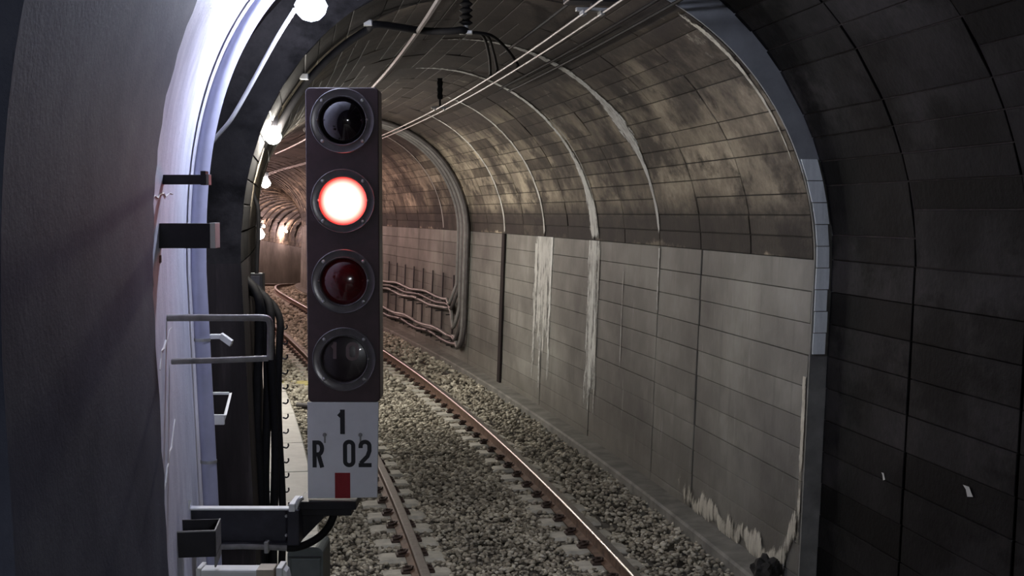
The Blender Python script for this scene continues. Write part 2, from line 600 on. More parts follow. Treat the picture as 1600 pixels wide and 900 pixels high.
def make_blocks(p, parent, m, s_list, rows, limit_rings, rows_total, name='block', gap=.008):
    cache = {}
    rest = MB()
    for k, s in enumerate(s_list):
        fm = frame(s + RING / 2) 
        off = Matrix.Translation((0, -RING / 2, 0))
        j0 = rows[0]
        courses = []
        while j0 <= rows[-1]:
            hgt = 2 if (random.random() < .12 and j0 < rows[-1]) else 1
            courses.append((j0, hgt)); j0 += hgt
        for j in courses:
            if j not in cache:
                vv, ff, nr = block_mesh(p, PI * j[0] / rows_total, PI * (j[0] + j[1]) / rows_total, RING, gap, m)
                me = bpy.data.meshes.new(name)
                me.from_pydata([tuple(x) for x in vv], [], ff)
                me.materials.append(m); me.update()
                cache[j] = (me, vv, ff, nr)
            me, vv, ff, nr = cache[j]
            pr = random.uniform(-.004, .005)
            T = fm @ off @ Matrix.Translation((nr.x * pr, random.uniform(-.004, .004), nr.y * pr))
            if k < limit_rings:
                o = bpy.data.objects.new(name, me)
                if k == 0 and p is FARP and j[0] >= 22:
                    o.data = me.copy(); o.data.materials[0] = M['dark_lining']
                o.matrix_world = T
                link(o)
                o.parent = parent
            else:
                rest.add([T @ x for x in vv], ff)
    if rest.v:
        o = rest.build('far_blocks', m, parent)
        tag(o, 'concrete vault blocks further down the tunnel', kind='stuff')

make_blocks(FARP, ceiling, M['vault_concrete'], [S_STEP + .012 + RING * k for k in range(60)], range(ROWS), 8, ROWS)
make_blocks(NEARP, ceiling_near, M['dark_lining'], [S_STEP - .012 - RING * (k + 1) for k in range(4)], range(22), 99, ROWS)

# ------------------------------------------------------------------ right wall panels
PROW = [FOOT, .12] + [.12 + (SPRING - .12) / 10 * i for i in range(1, 11)]
def panels(p, parent, m, cols, limit):
    rest = MB(); cnt = 0
    for (s0, s1) in cols:
        fm = frame((s0 + s1) / 2); L = s1 - s0
        for i in range(len(PROW) - 1):
            z0, z1 = PROW[i], PROW[i + 1]
            g, c = .0022, .003
            pr = random.uniform(-.003, .003)
            def P(z, y, o):
                return fm @ Vector((wall_u(p, 1, z, o + pr), y - L / 2, z))
            v = [P(z0 + g + c, g + c, 0), P(z0 + g + c, L - g - c, 0), P(z1 - g - c, L - g - c, 0), P(z1 - g - c, g + c, 0)]
            v += [P(z0 + g, g, c), P(z0 + g, L - g, c), P(z1 - g, L - g, c), P(z1 - g, g, c)]
            v += [P(z0 + g, g, .05), P(z0 + g, L - g, .05), P(z1 - g, L - g, .05), P(z1 - g, g, .05)]
            f = [(0, 1, 2, 3)]
            for a in range(4):
                b = (a + 1) % 4
                f += [(a, 4 + a, 4 + b, b), (4 + a, 8 + a, 8 + b, 4 + b)]
            cnt += 1
            if cnt <= limit:
                mesh_obj('wall_panel', v, f, m, parent)
            else:
                rest.add(v, f)
    if rest.v:
        tag(rest.build('far_panels', m, parent), 'concrete wall panels further down the tunnel', kind='stuff')
cols = [(S_STEP + .01, S_STEP + 2.4), (S_STEP + 2.4, S_STEP + 3.6)]
while cols[-1][1] < 80:
    cols.append((cols[-1][1], cols[-1][1] + 2.4))
panels(FARP, wall_right, M['wall_concrete'], cols, 286)
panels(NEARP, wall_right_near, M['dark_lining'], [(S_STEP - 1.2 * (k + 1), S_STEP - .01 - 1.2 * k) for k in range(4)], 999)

# white facing pieces on the step riser, a stack of them
for i in range(9):
    z0 = 1.66 + i * .147; z1 = z0 + .141
    def uu(z, outer):
        p = NEARP if outer else FARP
        if z <= SPRING:
            return wall_u(p, 1, z)
        return p['uc'] + p['a'] * math.sqrt(max(0, 1 - ((z - SPRING) / p['b']) ** 2))
    w0 = .01 + random.uniform(0, .006); w1 = .012 + random.uniform(0, .012)
    v = []
    for ds in (-.022, -.006):
        for (z, o) in ((z0, 0), (z0, 1), (z1, 1), (z1, 0)):
            u_ = uu(z, o) + (w0 if not o else -w1)
            v.append(W(S_STEP + ds, u_, z))
    f = [(0, 1, 2, 3), (4, 7, 6, 5), (0, 4, 5, 1), (1, 5, 6, 2), (2, 6, 7, 3), (3, 7, 4, 0)]
    mesh_obj('white_facing_piece', v, f, M['white_facing'], wall_right)

# ------------------------------------------------------------------ mineral deposits along the joints
def fade_mesh(name, rows, m, parent):
    """rows of (point, fade) lists: a thin crust whose cover fades to nothing at its borders"""
    n = len(rows[0])
    v = [q for r in rows for q, _ in r]
    f = [(i * n + k, i * n + k + 1, (i + 1) * n + k + 1, (i + 1) * n + k) for i in range(len(rows) - 1) for k in range(n - 1)]
    o = mesh_obj(name, v, f, m, parent, smooth=True)
    at_ = o.data.attributes.new('cover', 'FLOAT', 'POINT')
    at_.data.foreach_set('value', [w for r in rows for _, w in r])
    return o

def strip_wall(name, s, w, z0, z1, m, n=40, fall=1.0, parent=None):
    rows = []
    for i in range(n + 1):
        k = i / n
        z = z0 + (z1 - z0) * k
        row = []
        for q in (-1, -.6, 0, .6, 1):
            e = 1.15 * (1 - abs(q)) ** .6 * min(1, k * 5) * (1 - fall * .45 * (1 - k))
            row.append((W(s + q * w * .75, wall_u(FARP, 1, z, -.006 - .003 * (1 - abs(q))), z), e))
        rows.append(row)
    return fade_mesh(name, rows, m, parent)

def strip_arch(name, s, wf, t0, t1, m, n=110, parent=None, prof=FARP):
    rows = []
    for i in range(n + 1):
        k = i / n
        t = t0 + (t1 - t0) * k
        w = wf(k)
        row = []
        for q in (-1, -.6, 0, .6, 1):
            e = 1.35 * (1 - abs(q)) ** .6 * min(1, k * 30, (1 - k) * 5)
            row.append((W(s + q * w * .75, *arch(prof, t, -.008 - .004 * (1 - abs(q)))), e))
        rows.append(row)
    return fade_mesh(name, rows, m, parent)

sA, sB, sC, sD = S_STEP + 3.6, S_STEP + 6.0, S_STEP + 8.4, S_STEP + 10.8
strip_arch('mineral_deposit', sA, lambda k: .07 + .24 * math.exp(-((k - .36) / .09) ** 2) + .08 * math.exp(-((k - .62) / .12) ** 2), .05, 1.72, M['white_deposit'], parent=ceiling)
strip_arch('mineral_deposit', sB, lambda k: .10 + .22 * max(0, 1 - k * 3), 0, 1.72, M['white_deposit'], parent=ceiling)
strip_arch('mineral_deposit', sB - .16, lambda k: .025, 0, .9, M['pale_deposit'], parent=ceiling)
strip_arch('mineral_deposit', sC, lambda k: .07, 0, 1.3, M['pale_deposit'], parent=ceiling)
strip_arch('mineral_deposit', sD, lambda k: .07, 0, 1.3, M['pale_deposit'], parent=ceiling)
strip_arch('mineral_deposit', sD + 4.8, lambda k: .07, 0, 1.4, M['pale_deposit'], parent=ceiling)
strip_arch('mineral_deposit', S_STEP + .10, lambda k: .07 * k + .01, .35, 1.05, M['ochre_deposit'], parent=ceiling)
strip_wall('mineral_deposit', sB, .40, .25, SPRING, M['white_deposit'], parent=wall_right)
strip_wall('mineral_deposit', sB - .22, .05, .2, SPRING - .1, M['pale_deposit'], parent=wall_right)
strip_wall('mineral_deposit', sC, .80, .7, SPRING, M['pale_deposit'], parent=wall_right)
strip_wall('mineral_deposit', sC - .40, .10, .15, SPRING, M['white_deposit'], parent=wall_right)
strip_wall('mineral_deposit', sC + .05, .07, .1, SPRING - .2, M['white_deposit'], parent=wall_right)
strip_wall('mineral_deposit', sC + .42, .12, .1, SPRING - .1, M['pale_deposit'], parent=wall_right)
strip_wall('mineral_deposit', sA, .05, 1.55, SPRING - .02, M['white_deposit'], n=24, parent=wall_right)
strip_wall('mineral_deposit', S_STEP + .05, .05, .1, 1.5, M['ochre_deposit'], parent=wall_right)
strip_wall('mineral_deposit', sA + 1.2, .03, .9, 2.0, M['pale_deposit'], n=24, parent=wall_right)

# crust of lime low on the wall beside the step
rows = []
N = 120
for i in range(N + 1):
    k = i / N
    s = S_STEP + .05 + 2.9 * k
    mid = .12 + .34 * math.exp(-(k / .06) ** 2) + .14 * max(0, k - .55) + .03 * math.sin(k * 23) + .02 * math.sin(k * 57)
    h = .12 + .03 * math.sin(k * 31)
    row = []
    for q in (-1, -.6, -.2, .2, .6, 1):
        z = max(mid + h * q, .02)
        row.append((W(s, wall_u(FARP, 1, z, -.008 - .012 * (1 - abs(q))), z), (1 - abs(q)) ** .7 * min(1, (1 - k) * 3) * 1.05))
    rows.append(row)
fade_mesh('lime_crust', rows, M['ochre_deposit'], wall_right)

# dark rib on the wall
v, f = [], []
for z in (FOOT, .6, 1.4, SPRING):
    for ds, o in ((-.09, 0), (-.09, -.03), (.09, -.03), (.09, 0)):
        v.append(W(sD + ds, wall_u(FARP, 1, z, o), z))
for i in range(3):
    for q in range(3):
        f.append((i * 4 + q, i * 4 + q + 1, i * 4 + q + 5, i * 4 + q + 4))
mesh_obj('rib', v, f, M['sooty_lining'], wall_right)

# cream scratches on the dark near wall
for (px, py, d, w, h) in ((1352, 743, 7.75, .012, .05), (1511, 766, 6.75, .025, .06)):
    z = at(px, py, d).z
    s = d - .25
    c = W(s, wall_u(NEARP, 1, z, -.004), z)
    t = Vector((-math.sin(fr(s)[3]), math.cos(fr(s)[3]), 0))
    pts = [(-1, -.6), (.1, -1), (.4, .2), (1, .8), (-.2, .9), (-.6, .1)]
    mesh_obj('scuff_mark', [c + t * (a * w * 2.2) + Vector((0, 0, b * h * .5)) for a, b in pts], [tuple(range(6))], M['cream_mark'], wall_right_near)

# ------------------------------------------------------------------ ground
tag(mesh_obj('floor', *sweep([(-2.3, FOOT + .12), (-1.2, FOOT + .12), (-.9, -.19), (.9, -.19), (1.3, FOOT + .15), (2.2, FOOT + .15)], srange(-9, 108, 1.2)), M['ballast_bed']), kind='structure')
tag(mesh_obj('trim_4', *sweep([(1.50, -.35), (1.505, .02), (1.52, .04), (1.78, .05)], srange(S_STEP, 80, .8)), M['kerb_concrete']), kind='structure')

# walkway slabs on the left
walk = tag(mesh_obj('floor_walkway', *sweep([(-2.15, -.03), (-1.53, -.03), (-1.50, -.06), (-1.49, -.35)], srange(0, 70, .8)), M['mortar']), kind='structure')
edges = [0, 1.4, 2.8, 4.2, 5.6, 7.0, 8.4, 9.6, 10.8, 12.0, 13.3, 14.1, 15.0, 17.2, 19.3, 20.8, 22.4, 24, 25.6, 27.2, 28.8, 30.4, 32]
for a, b in zip(edges[:-1], edges[1:]):
    g = .008
    dz = random.uniform(-.004, .004)
    v = [W(s, u, z + dz) for s in (a + g, b - g) for u, z in ((-1.99, 0), (-1.50, 0), (-1.485, -.012), (-1.485, -.07), (-1.99, -.07))]
    f = [(0, 1, 6, 5), (1, 2, 7, 6), (2, 3, 8, 7), (0, 4, 3, 2, 1), (5, 6, 7, 8, 9)]
    mesh_obj('slab', v, f, M['slab_concrete'], walk)

# ------------------------------------------------------------------ rails
GAUGE = 1.435
def rail(u0, label):
    foot = [(-.062, -.150), (.062, -.150), (.062, -.141), (.012, -.122), (.009, -.05), (.034, -.040), (.036, -.016), (-.036, -.016), (-.034, -.040), (-.009, -.05), (-.012, -.122), (-.062, -.141), (-.062, -.150)]
    head = [(.036, -.016), (.036, -.008), (.028, 0), (-.028, 0), (-.036, -.008), (-.036, -.016)]
    ss = srange(-5, 100, .5)
    e = empty('rail', W(9, u0, -.15))
    tag(e, label, 'rail', 'running rails')
    inv = Matrix.Translation(-W(9, u0, -.15))
    for nm, prof, m in (('rail_body', foot, 'rusty_steel'), ('rail_head', head, 'polished_steel')):
        v, f = sweep([(u0 + a, z) for a, z in prof], ss)
        smooth_auto(mesh_obj(nm, [inv @ q for q in v], f, M[m], e), 35)
rail(GAUGE / 2 + .036, 'rusty running rail with a bright worn head along the right wall kerb')
rail(-GAUGE / 2 - .036, 'rusty running rail with a dull head beside the concrete walkway')

# sleepers with rail clips
def sleeper_mesh():
    mb = MB()
    for sd in (-1, 1):
        poly = [(sd * .47, -.36), (sd * 1.06, -.36), (sd * 1.04, -.175), (sd * .98, -.160), (sd * .52, -.160), (sd * .48, -.18)]
        bmv = []
        n = len(poly)
        for y, k in ((-.13, 0), (-.105, 1), (.105, 1), (.13, 0)):
            for (x, z) in poly:
                bmv.append((x, y, z if (k or z < -.3) else z - .025))
        ff = []
        for r in range(3):
            for i in range(n):
                j = (i + 1) % n
                ff.append((r * n + i, r * n + j, (r + 1) * n + j, (r + 1) * n + i))
        ff.append(tuple(range(n))); ff.append(tuple(range(4 * n - 1, 3 * n - 1, -1)))
        mb.add(bmv, ff)
    mb.box((-.6, -.04, -.30), (.6, .04, -.23))
    return mb
def clip_mesh():
    mb = MB()
    mb.box((-.045, -.05, -.162), (.045, .05, -.138), .008)
    mb.tube([(-.03, -.035, -.13), (.035, -.03, -.118), (.045, 0, -.115), (.035, .03, -.118), (-.03, .035, -.13)], .011, 6)
    mb.tube([(0, 0, -.14), (0, 0, -.10)], .014, 6)
    return mb
sl0 = sleeper_mesh().build('sleeper', M['sleeper_concrete'])
cl0 = clip_mesh().build('rail_clip', M['clip_steel'])
smooth_auto(sl0, 30)
sl_me, cl_me = sl0.data, cl0.data
bpy.data.objects.remove(sl0); bpy.data.objects.remove(cl0)
k = 0
s = 6.6
while s < 62:
    o = bpy.data.objects.new('sleeper', sl_me)
    o.matrix_world = frame(s) @ Matrix.Translation((0, 0, random.uniform(-.006, .004))) @ Matrix.Rotation(random.uniform(-.02, .02), 4, 'Z')
    link(o)
    tag(o, 'pale concrete sleeper under the rails, half buried in ballast', 'sleeper', 'sleepers of the track')
    if s < 40:
        for u0, rz in ((GAUGE / 2 + .036 + .085, 0), (GAUGE / 2 + .036 - .085, PI), (-GAUGE / 2 - .036 + .085, 0), (-GAUGE / 2 - .036 - .085, PI)):
            c = bpy.data.objects.new('rail_clip', cl_me)
            c.location = (u0, 0, 0); c.rotation_euler = (0, 0, rz + PI)
            link(c, o)
    s += .485
    k += 1

# ballast
def ballast():
    base = []
    for q in range(6):
        bm = bmesh.new()
        bmesh.ops.create_icosphere(bm, subdivisions=1, radius=1)
        # angular stones: collapse to 12 verts, push at random
        vv = np.array([vv.co[:] for vv in bm.verts]); ff = np.array([[x.index for x in fc.verts] for fc in bm.faces])
        bm.free()
        if len(vv) > 12:
            pass
        vv = vv * rng.uniform(.65, 1.2, (len(vv), 1)) * np.array([1.0, .8, .6])
        base.append((vv, ff))
    V, FF, n = [], [], 0
    def zone(s0, s1, dens, size):
        nonlocal n
        cnt = int((s1 - s0) * 2.75 * dens)
        for _ in range(cnt):
            s = random.uniform(s0, s1); u = random.uniform(-1.50, 1.52)
            au = abs(u)
            # sleeper heads stay bare
            ph = ((s - 6.6) / .485) % 1.0
            on = (ph < .27 or ph > .73) and .50 < au < 1.03
            if on and random.random() < .93: continue
            if abs(au - GAUGE / 2 - .036) < .07: continue
            h = -.180 + .03 * max(0, 1 - au / .5) ** .5
            if u > 1.0: h = -.18 + (u - 1.0) * .26
            if u < -1.0: h = -.18 + (-1.0 - u) * .20
            sz = size * random.uniform(.6, 1.35)
            vv, ff = base[random.randrange(6)]
            a, b = random.uniform(0, 6.28), random.uniform(-.9, .9)
            ca, sa, cb, sb = math.cos(a), math.sin(a), math.cos(b), math.sin(b)
            R = np.array([[ca, -sa * cb, sa * sb], [sa, ca * cb, -ca * sb], [0, sb, cb]])
            p = W(s, u, h + random.uniform(-.02, .015))
            V.append(vv @ R.T * sz + np.array(p)); FF.append(ff + n); n += len(vv)
    zone(7.6, 13, 800, .026)
    zone(13, 20, 560, .030)
    zone(20, 34, 150, .05)
    zone(34, 60, 50, .07)
    V = np.concatenate(V); FF = np.concatenate(FF)
    me = bpy.data.meshes.new('ballast')
    me.vertices.add(len(V)); me.vertices.foreach_set('co', V.astype(np.float32).ravel())
    me.loops.add(len(FF) * 3); me.loops.foreach_set('vertex_index', FF.astype(np.int32).ravel())
    me.polygons.add(len(FF)); me.polygons.foreach_set('loop_start', np.arange(0, len(FF) * 3, 3, dtype=np.int32))
    me.update(calc_edges=True)
    me.materials.append(M['ballast_stone'])
    o = link(bpy.data.objects.new('ballast', me))
    tag(o, 'loose pale grey crushed stone ballast between and beside the rails', 'ballast', kind='stuff')
ballast()

# ------------------------------------------------------------------ left side: plaster wall and painted band
def skin(name, s0, s1, p, off, m, t_to, ragged=0.0, zlow=FOOT, ds=.12):
    """thick coat of plaster on the left side, foot to t_to on the arch"""
    prof = [('w', z) for z in np.linspace(zlow, SPRING, 26)[:-1]] + [('a', PI - t) for t in np.linspace(0, 1, 44) ** 1.5 * t_to]
    ss = srange(s0, s1, ds)
    def pt(q, s, o):
        if q[0] == 'w':
            return W(s, wall_u(p, -1, q[1], o), q[1])
        return W(s, *arch(p, q[1], o))
    v, f = [], []
    n = len(prof)
    rag = [random.uniform(-ragged, ragged) for _ in prof]
    for i, s in enumerate(ss):
        for j, q in enumerate(prof):
            sj = s + (rag[j] if i == len(ss) - 1 else 0)
            v.append(pt(q, sj, -off))
    for j, q in enumerate(prof):                       # thickness at the far end and near end
        v.append(pt(q, s1 + rag[j], .0))
    for j, q in enumerate(prof):
        v.append(pt(q, s0, .0))
    m_ = len(ss)
    for i in range(m_):
        for j in range(n - 1):
            f.append((i * n + j, i * n + j + 1, (i + 1) * n + j + 1, (i + 1) * n + j))
    e = (m_ + 1) * n
    for j in range(n - 1):
        f.append((j, e + j, e + j + 1, j + 1))
    return mesh_obj(name, v, f, m, smooth=False)
S_PL0, S_PL1, S_WH = 3.08, 5.45, 7.4
tag(smooth_auto(skin('wall_left_plaster', S_PL0, S_PL1, NEARP, .06, M['grey_plaster'], 1.25, .03), 30), kind='structure')
tag(smooth_auto(skin('wall_left_painted', S_PL1 - .05, S_WH, NEARP, .025, M['white_painted_wall'], 1.25, .004), 30), kind='structure')

# ------------------------------------------------------------------ the signal
SD = 6.36                                     # distance from the lens
PXM = SD / F * 1.0017
sig_c = at(536, 440, SD)
def sx(px): return (px - 536) * PXM
def sz(py): return (440 - py) * PXM
def rounded(x0, x1, z0, z1, r, n=5, corners=(1, 1, 1, 1)):
    out = []
    for (cx, cz, a0, on) in ((x1 - r, z1 - r, 0, corners[0]), (x0 + r, z1 - r, PI / 2, corners[1]), (x0 + r, z0 + r, PI, corners[2]), (x1 - r, z0 + r, 1.5 * PI, corners[3])):
        rr = r if on else .0008
        ccx = cx + (r - rr) * (1 if cx > (x0 + x1) / 2 else -1); ccz = cz + (r - rr) * (1 if cz > (z0 + z1) / 2 else -1)
        for k in range(n + 1):
            a = a0 + PI / 2 * k / n
            out.append((ccx + rr * math.cos(a), ccz + rr * math.sin(a)))
    return out
signal = empty('signal', Vector((sig_c.x, sig_c.y, at(536, 792, SD).z)))
tag(signal, 'tall black four-lamp railway signal showing a red light over a white number plate', 'signal')
Z0 = sig_c.z - signal.location.z
T0 = Matrix.Translation((0, 0, Z0))
def bevel_plate(poly, y0, y1, b):
    """front-chamfered plate in xz, front at y0 (towards the viewer)"""
    n = len(poly)
    cx = sum(p[0] for p in poly) / n; cz = sum(p[1] for p in poly) / n
    xs = [p[0] for p in poly]; zs = [p[1] for p in poly]
    hx, hz = (max(xs) - min(xs)) / 2, (max(zs) - min(zs)) / 2
    mx, mz = (max(xs) + min(xs)) / 2, (max(zs) + min(zs)) / 2
    ins = [(mx + (x - mx) * (1 - b / hx), mz + (z - mz) * (1 - b / hz)) for x, z in poly]
    v = [Vector((x, y0, z)) for x, z in ins] + [Vector((x, y0 + b, z)) for x, z in poly] + [Vector((x, y1, z)) for x, z in poly]
    f = [tuple(range(n)), tuple(range(3 * n - 1, 2 * n - 1, -1))]
    for r in range(2):
        for i in range(n):
            j = (i + 1) % n
            f.append((r * n + i, (r + 1) * n + i, (r + 1) * n + j, r * n + j))
    return v, f
v, f = bevel_plate(rounded(sx(479.5), sx(593), sz(629.5), sz(139), .022), 0, .16, .004)
smooth_auto(MB().add([T0 @ q for q in v], f).build('housing', M['signal_housing'], signal), 30)

def screw(parent, x, y, z, r=.0095):
    mb = MB().lathe([(0.0001, .007), (r * .6, .007), (r, .003), (r, -.004)], 10)
    o = smooth_auto(mb.build('screw', M['screw_metal'], parent), 50)
    o.location = (x, y, z)
    return o

lens_mats = ['dark_lens', 'red_lens', 'dark_red_lens', 'dim_lens']
for i, cy in enumerate((190.5, 314.5, 439.5, 561.5)):
    cx, cz = sx(537.5), sz(cy) + Z0
    ring = MB().lathe([(.150, -.005), (.1585, .004), (.1600, .012), (.1560, .016), (.1520, .013), (.124, .013), (.123, .021), (.1205, .024), (.117, .022), (.114, .0), (.114, -.01)], 56)
    ro = smooth_auto(ring.build('lens_ring', M['signal_ring'], signal), 45)
    ro.location = (cx, -.004, cz)
    tag(ro, ['black lens ring of the topmost unlit lamp', 'black lens ring around the red light', 'black lens ring under the red light', 'black lens ring of the number lamp'][i])
    for a in (45, 135, 225, 315):
        screw(ro, .140 * math.cos(math.radians(a)), -.014, .140 * math.sin(math.radians(a)))
    for a in ((2, 178) if i != 3 else (2,)):
        screw(ro, .122 * math.cos(math.radians(a)), -.027, .122 * math.sin(math.radians(a)), .006)
    R, d = .114, (.056, .056, .045, .018)[i]
    rad = (R * R + d * d) / (2 * d)
    prof = [(max(R * q / 12, .0002), math.sqrt(rad * rad - (R * q / 12) ** 2) - (rad - d)) for q in range(13)]
    lo = MB().lathe(prof, 48).build('lens', M[lens_mats[i]], signal, smooth=True)
    lo.location = (cx, -.004, cz)
    tag(lo, ['dark glass lens, unlit', 'glowing red lens, white hot at the centre', 'dark red glass lens, unlit', 'dim lens with faint digits 10'][i])
    if i == 3:
        lens4 = lo

# lettering made of thick strokes
def stroke(path, w, closed=False):
    """flat ribbon along a polyline with mitred corners: quads in xz"""
    P = [Vector(p) for p in path]
    n = len(P)
    L, Rr = [], []
    for i in range(n):
        if closed:
            a, b = P[(i - 1) % n], P[(i + 1) % n]
        else:
            a, b = P[max(i - 1, 0)], P[min(i + 1, n - 1)]
        d1 = (P[i] - a); d2 = (b - P[i])
        if d1.length < 1e-9: d1 = d2
        if d2.length < 1e-9: d2 = d1
        d1, d2 = d1.normalized(), d2.normalized()
        n1, n2 = Vector((-d1.y, d1.x)), Vector((-d2.y, d2.x))
        m = (n1 + n2).normalized()
        k = w / 2 / max(.45, m.dot(n1))
        L.append(P[i] + m * k); Rr.append(P[i] - m * k)
    return L, Rr
def arcp(cx, cz, rx, rz, a0, a1, n=8):
    return [(cx + rx * math.cos(math.radians(a0 + (a1 - a0) * k / n)), cz + rz * math.sin(math.radians(a0 + (a1 - a0) * k / n))) for k in range(n + 1)]
def glyph(parent, ch, x, z, w, h, sw, m, y, name='letter', thick=.0015, curve=None):
    hw, hh, q = w / 2 - sw / 2, h / 2 - sw / 2, min(w, h) / 2 - sw / 2
    paths = []
    if ch == '1':
        paths = [([(x + w * .05, z - h / 2), (x + w * .05, z + h / 2 - .0005)], False), ([(x + w * .05, z + h / 2 - sw * .75), (x - w * .42, z + h / 2 - sw * 1.55)], False)]
    elif ch == '0':
        r = q * .95
        pts = arcp(x + hw - r, z + hh - r, r, r, 0, 90, 6) + arcp(x - hw + r, z + hh - r, r, r, 90, 180, 6) + arcp(x - hw + r, z - hh + r, r, r, 180, 270, 6) + arcp(x + hw - r, z - hh + r, r, r, 270, 360, 6)
        paths = [(pts, True)]
    elif ch == '2':
        r = q * .95
        pts = [(x - hw, z + hh - r * 1.5)] + [(x - hw, z + hh - r)] + arcp(x, z + hh - r, hw, r, 180, 0, 12)[1:] + [(x + hw, z + h * .10), (x + hw * .55, z - h * .10), (x - hw * .55, z - hh + sw * .95), (x - hw, z - hh + sw * .4)]
        paths = [(pts, False), ([(x - w / 2, z - hh), (x + w / 2, z - hh)], False)]
    elif ch == 'R':
        r = h * .23
        paths = [([(x - hw, z - h / 2), (x - hw, z + h / 2)], False),
                 ([(x - hw, z + hh), (x + hw - r * .6, z + hh)] + arcp(x + hw - r * .6, z + hh - r * .95, r * .6, r * .95, 90, -90, 8)[1:] + [(x - hw, z + hh - 1.9 * r)], False),
                 ([(x + hw * .05, z - h * .02), (x + hw, z - h / 2)], False)]
    mb = MB()
    for pi, (pts, cl) in enumerate(paths):
        if len(pts) == 2:
            pts = [(pts[0][0] + (pts[1][0] - pts[0][0]) * q / 6, pts[0][1] + (pts[1][1] - pts[0][1]) * q / 6) for q in range(7)]
        L, Rr = stroke(pts, sw, cl)
        yy = y - pi * .0004
        n = len(pts)
        vv = []
        for a, b in zip(L, Rr):
            for p in (a, b):
                dy = curve(p.x, p.y) if curve else 0
                vv.append((p.x, yy + dy - thick, p.y))
        ff = [(2 * i, 2 * i + 1, (2 * i + 3) % (2 * n), (2 * i + 2) % (2 * n)) for i in range(n if cl else n - 1)]
        mb.add(vv, ff)
    return mb.build(name, m, parent)

# number plate
v, f = bevel_plate([(sx(590.5), sz(629.5) + Z0), (sx(478.5), sz(629.5) + Z0), (sx(478), sz(782.5) + Z0), (sx(587.5), sz(781) + Z0)], -.004, .012, .002)
plate = MB().add(v, f).build('number_plate', M['sign_white'], signal)
tag(plate, 'white enamel plate lettered 1 R 02 with a red bar at its foot')
K = M['sign_black']
def g(ch, x0, x1, y0, y1, sw):
    o = glyph(plate, ch, sx((x0 + x1) / 2), sz((y0 + y1) / 2) + Z0, (x1 - x0) * PXM, (y1 - y0) * PXM, sw * PXM, K, -.004)
    tag(o, 'black character ' + ch)
g('1', 527, 539, 641, 680, 7.5)
g('R', 486, 504.5, 690, 733, 6.6)
g('0', 534, 553.5, 689, 732.5, 6.6)
g('2', 558.5, 579, 689, 732.5, 6.6)
MB().box((sx(521), -.0058, sz(782) + Z0), (sx(545), -.0035, sz(741.5) + Z0)).build('red_bar', M['sign_red'], plate)
for px in (505.5, 561.5):
    mb = MB().lathe([(.0001, .010), (.007, .010), (.010, .006), (.010, -.003)], 10)
    o = smooth_auto(mb.build('bolt', M['grey_pipe'], plate), 50)
    o.location = (sx(px), -.006, sz(681) + Z0)
    MB().box((sx(px) - .004, -.0052, sz(694) + Z0), (sx(px) + .005, -.0035, sz(683) + Z0)).build('rust_streak', M['grey_pipe'], plate)
# faint digits on the lowest lens
def dome(x, zz):
    r2 = x * x + zz * zz
    R, d = .114, .018
    rad = (R * R + d * d) / (2 * d)
    return -(math.sqrt(max(1e-6, rad * rad - r2)) - (rad - d)) - .001
tag(glyph(lens4, '1', sx(521), .045, 10 * PXM, 26 * PXM, 5.5 * PXM, M['dim_digits'], 0, 'digit', .001, dome), 'faint grey digit 1')
tag(glyph(lens4, '0', sx(549), .040, 20 * PXM, 29 * PXM, 5.5 * PXM, M['dim_digits'], 0, 'digit', .001, dome), 'faint grey digit 0')

# mounting bracket of the signal: wall channel, end plate and black seat under the housing
def bx(px0, py0, px1, py1, d0, d1, bev=.0):
    """box spanning a pixel rectangle at depth d0, reaching back to depth d1"""
    a, b = at(px0, py1, d0), at(px1, py0, d0)
    return (a.x, d0, a.z), (b.x, d1, b.z)
arm_o = at(300, 850, 6.28)
arm = empty('signal_bracket', arm_o)
tag(arm, 'dark steel channel arm with white top carrying the signal from the wall', 'bracket')
Ti = Matrix.Translation(-arm_o)
def part(parent, name, m, mb, T):
    o = MB().add([T @ Vector(q) for q in mb.v], mb.f).build(name, M[m], parent)
    return o
part(arm, 'web', 'dark_paint', MB().box(*bx(272, 797, 452, 849, 6.30, 6.32), .003), Ti)
part(arm, 'top_flange', 'white_paint', MB().box(*bx(285, 794.5, 452, 797.5, 6.27, 6.33), .002), Ti)
part(arm, 'bottom_flange', 'dark_paint', MB().box(*bx(275, 849, 452, 852, 6.25, 6.44), .002), Ti)
part(arm, 'end_plate', 'dark_paint', MB().box(*bx(449, 797, 467, 853, 6.24, 6.44), .006), Ti)
part(arm, 'end_cap', 'white_paint', MB().box(*bx(451, 787.5, 460.5, 800, 6.23, 6.42), .004), Ti)
p0 = at(462, 796, 6.26); p1 = at(472, 776, 6.26)
part(arm, 'corner_gusset', 'galvanised', MB().tube(spline([p0, at(464, 788, 6.27), at(468, 781, 6.28), at(473, 778, 6.29)], 5), .012, 8), Ti)
part(arm, 'wall_plate', 'white_paint', MB().add([at(281, 812, 6.2), at(291, 812, 6.2), at(299.5, 781, 6.2), at(289, 781, 6.2), at(281, 812, 6.24), at(291, 812, 6.24), at(299.5, 781, 6.24), at(289, 781, 6.24)], [(0, 1, 2, 3), (7, 6, 5, 4), (0, 4, 5, 1), (1, 5, 6, 2), (2, 6, 7, 3), (3, 7, 4, 0)]), Ti)
part(arm, 'seat', 'black_steel', MB().box(*bx(465, 784, 556, 797, 6.30, 6.52), .004).box(*bx(465, 790, 549, 806, 6.33, 6.50), .004), Ti)
v = [at(467, 803, 6.36), at(512, 803, 6.36), at(470, 846, 6.36), at(467, 846, 6.36)]
v = v + [q + Vector((0, .06, 0)) for q in v]
part(arm, 'gusset', 'black_steel', MB().add(v, [(0, 1, 2, 3), (7, 6, 5, 4), (0, 4, 5, 1), (1, 5, 6, 2), (2, 6, 7, 3), (3, 7, 4, 0)]), Ti)
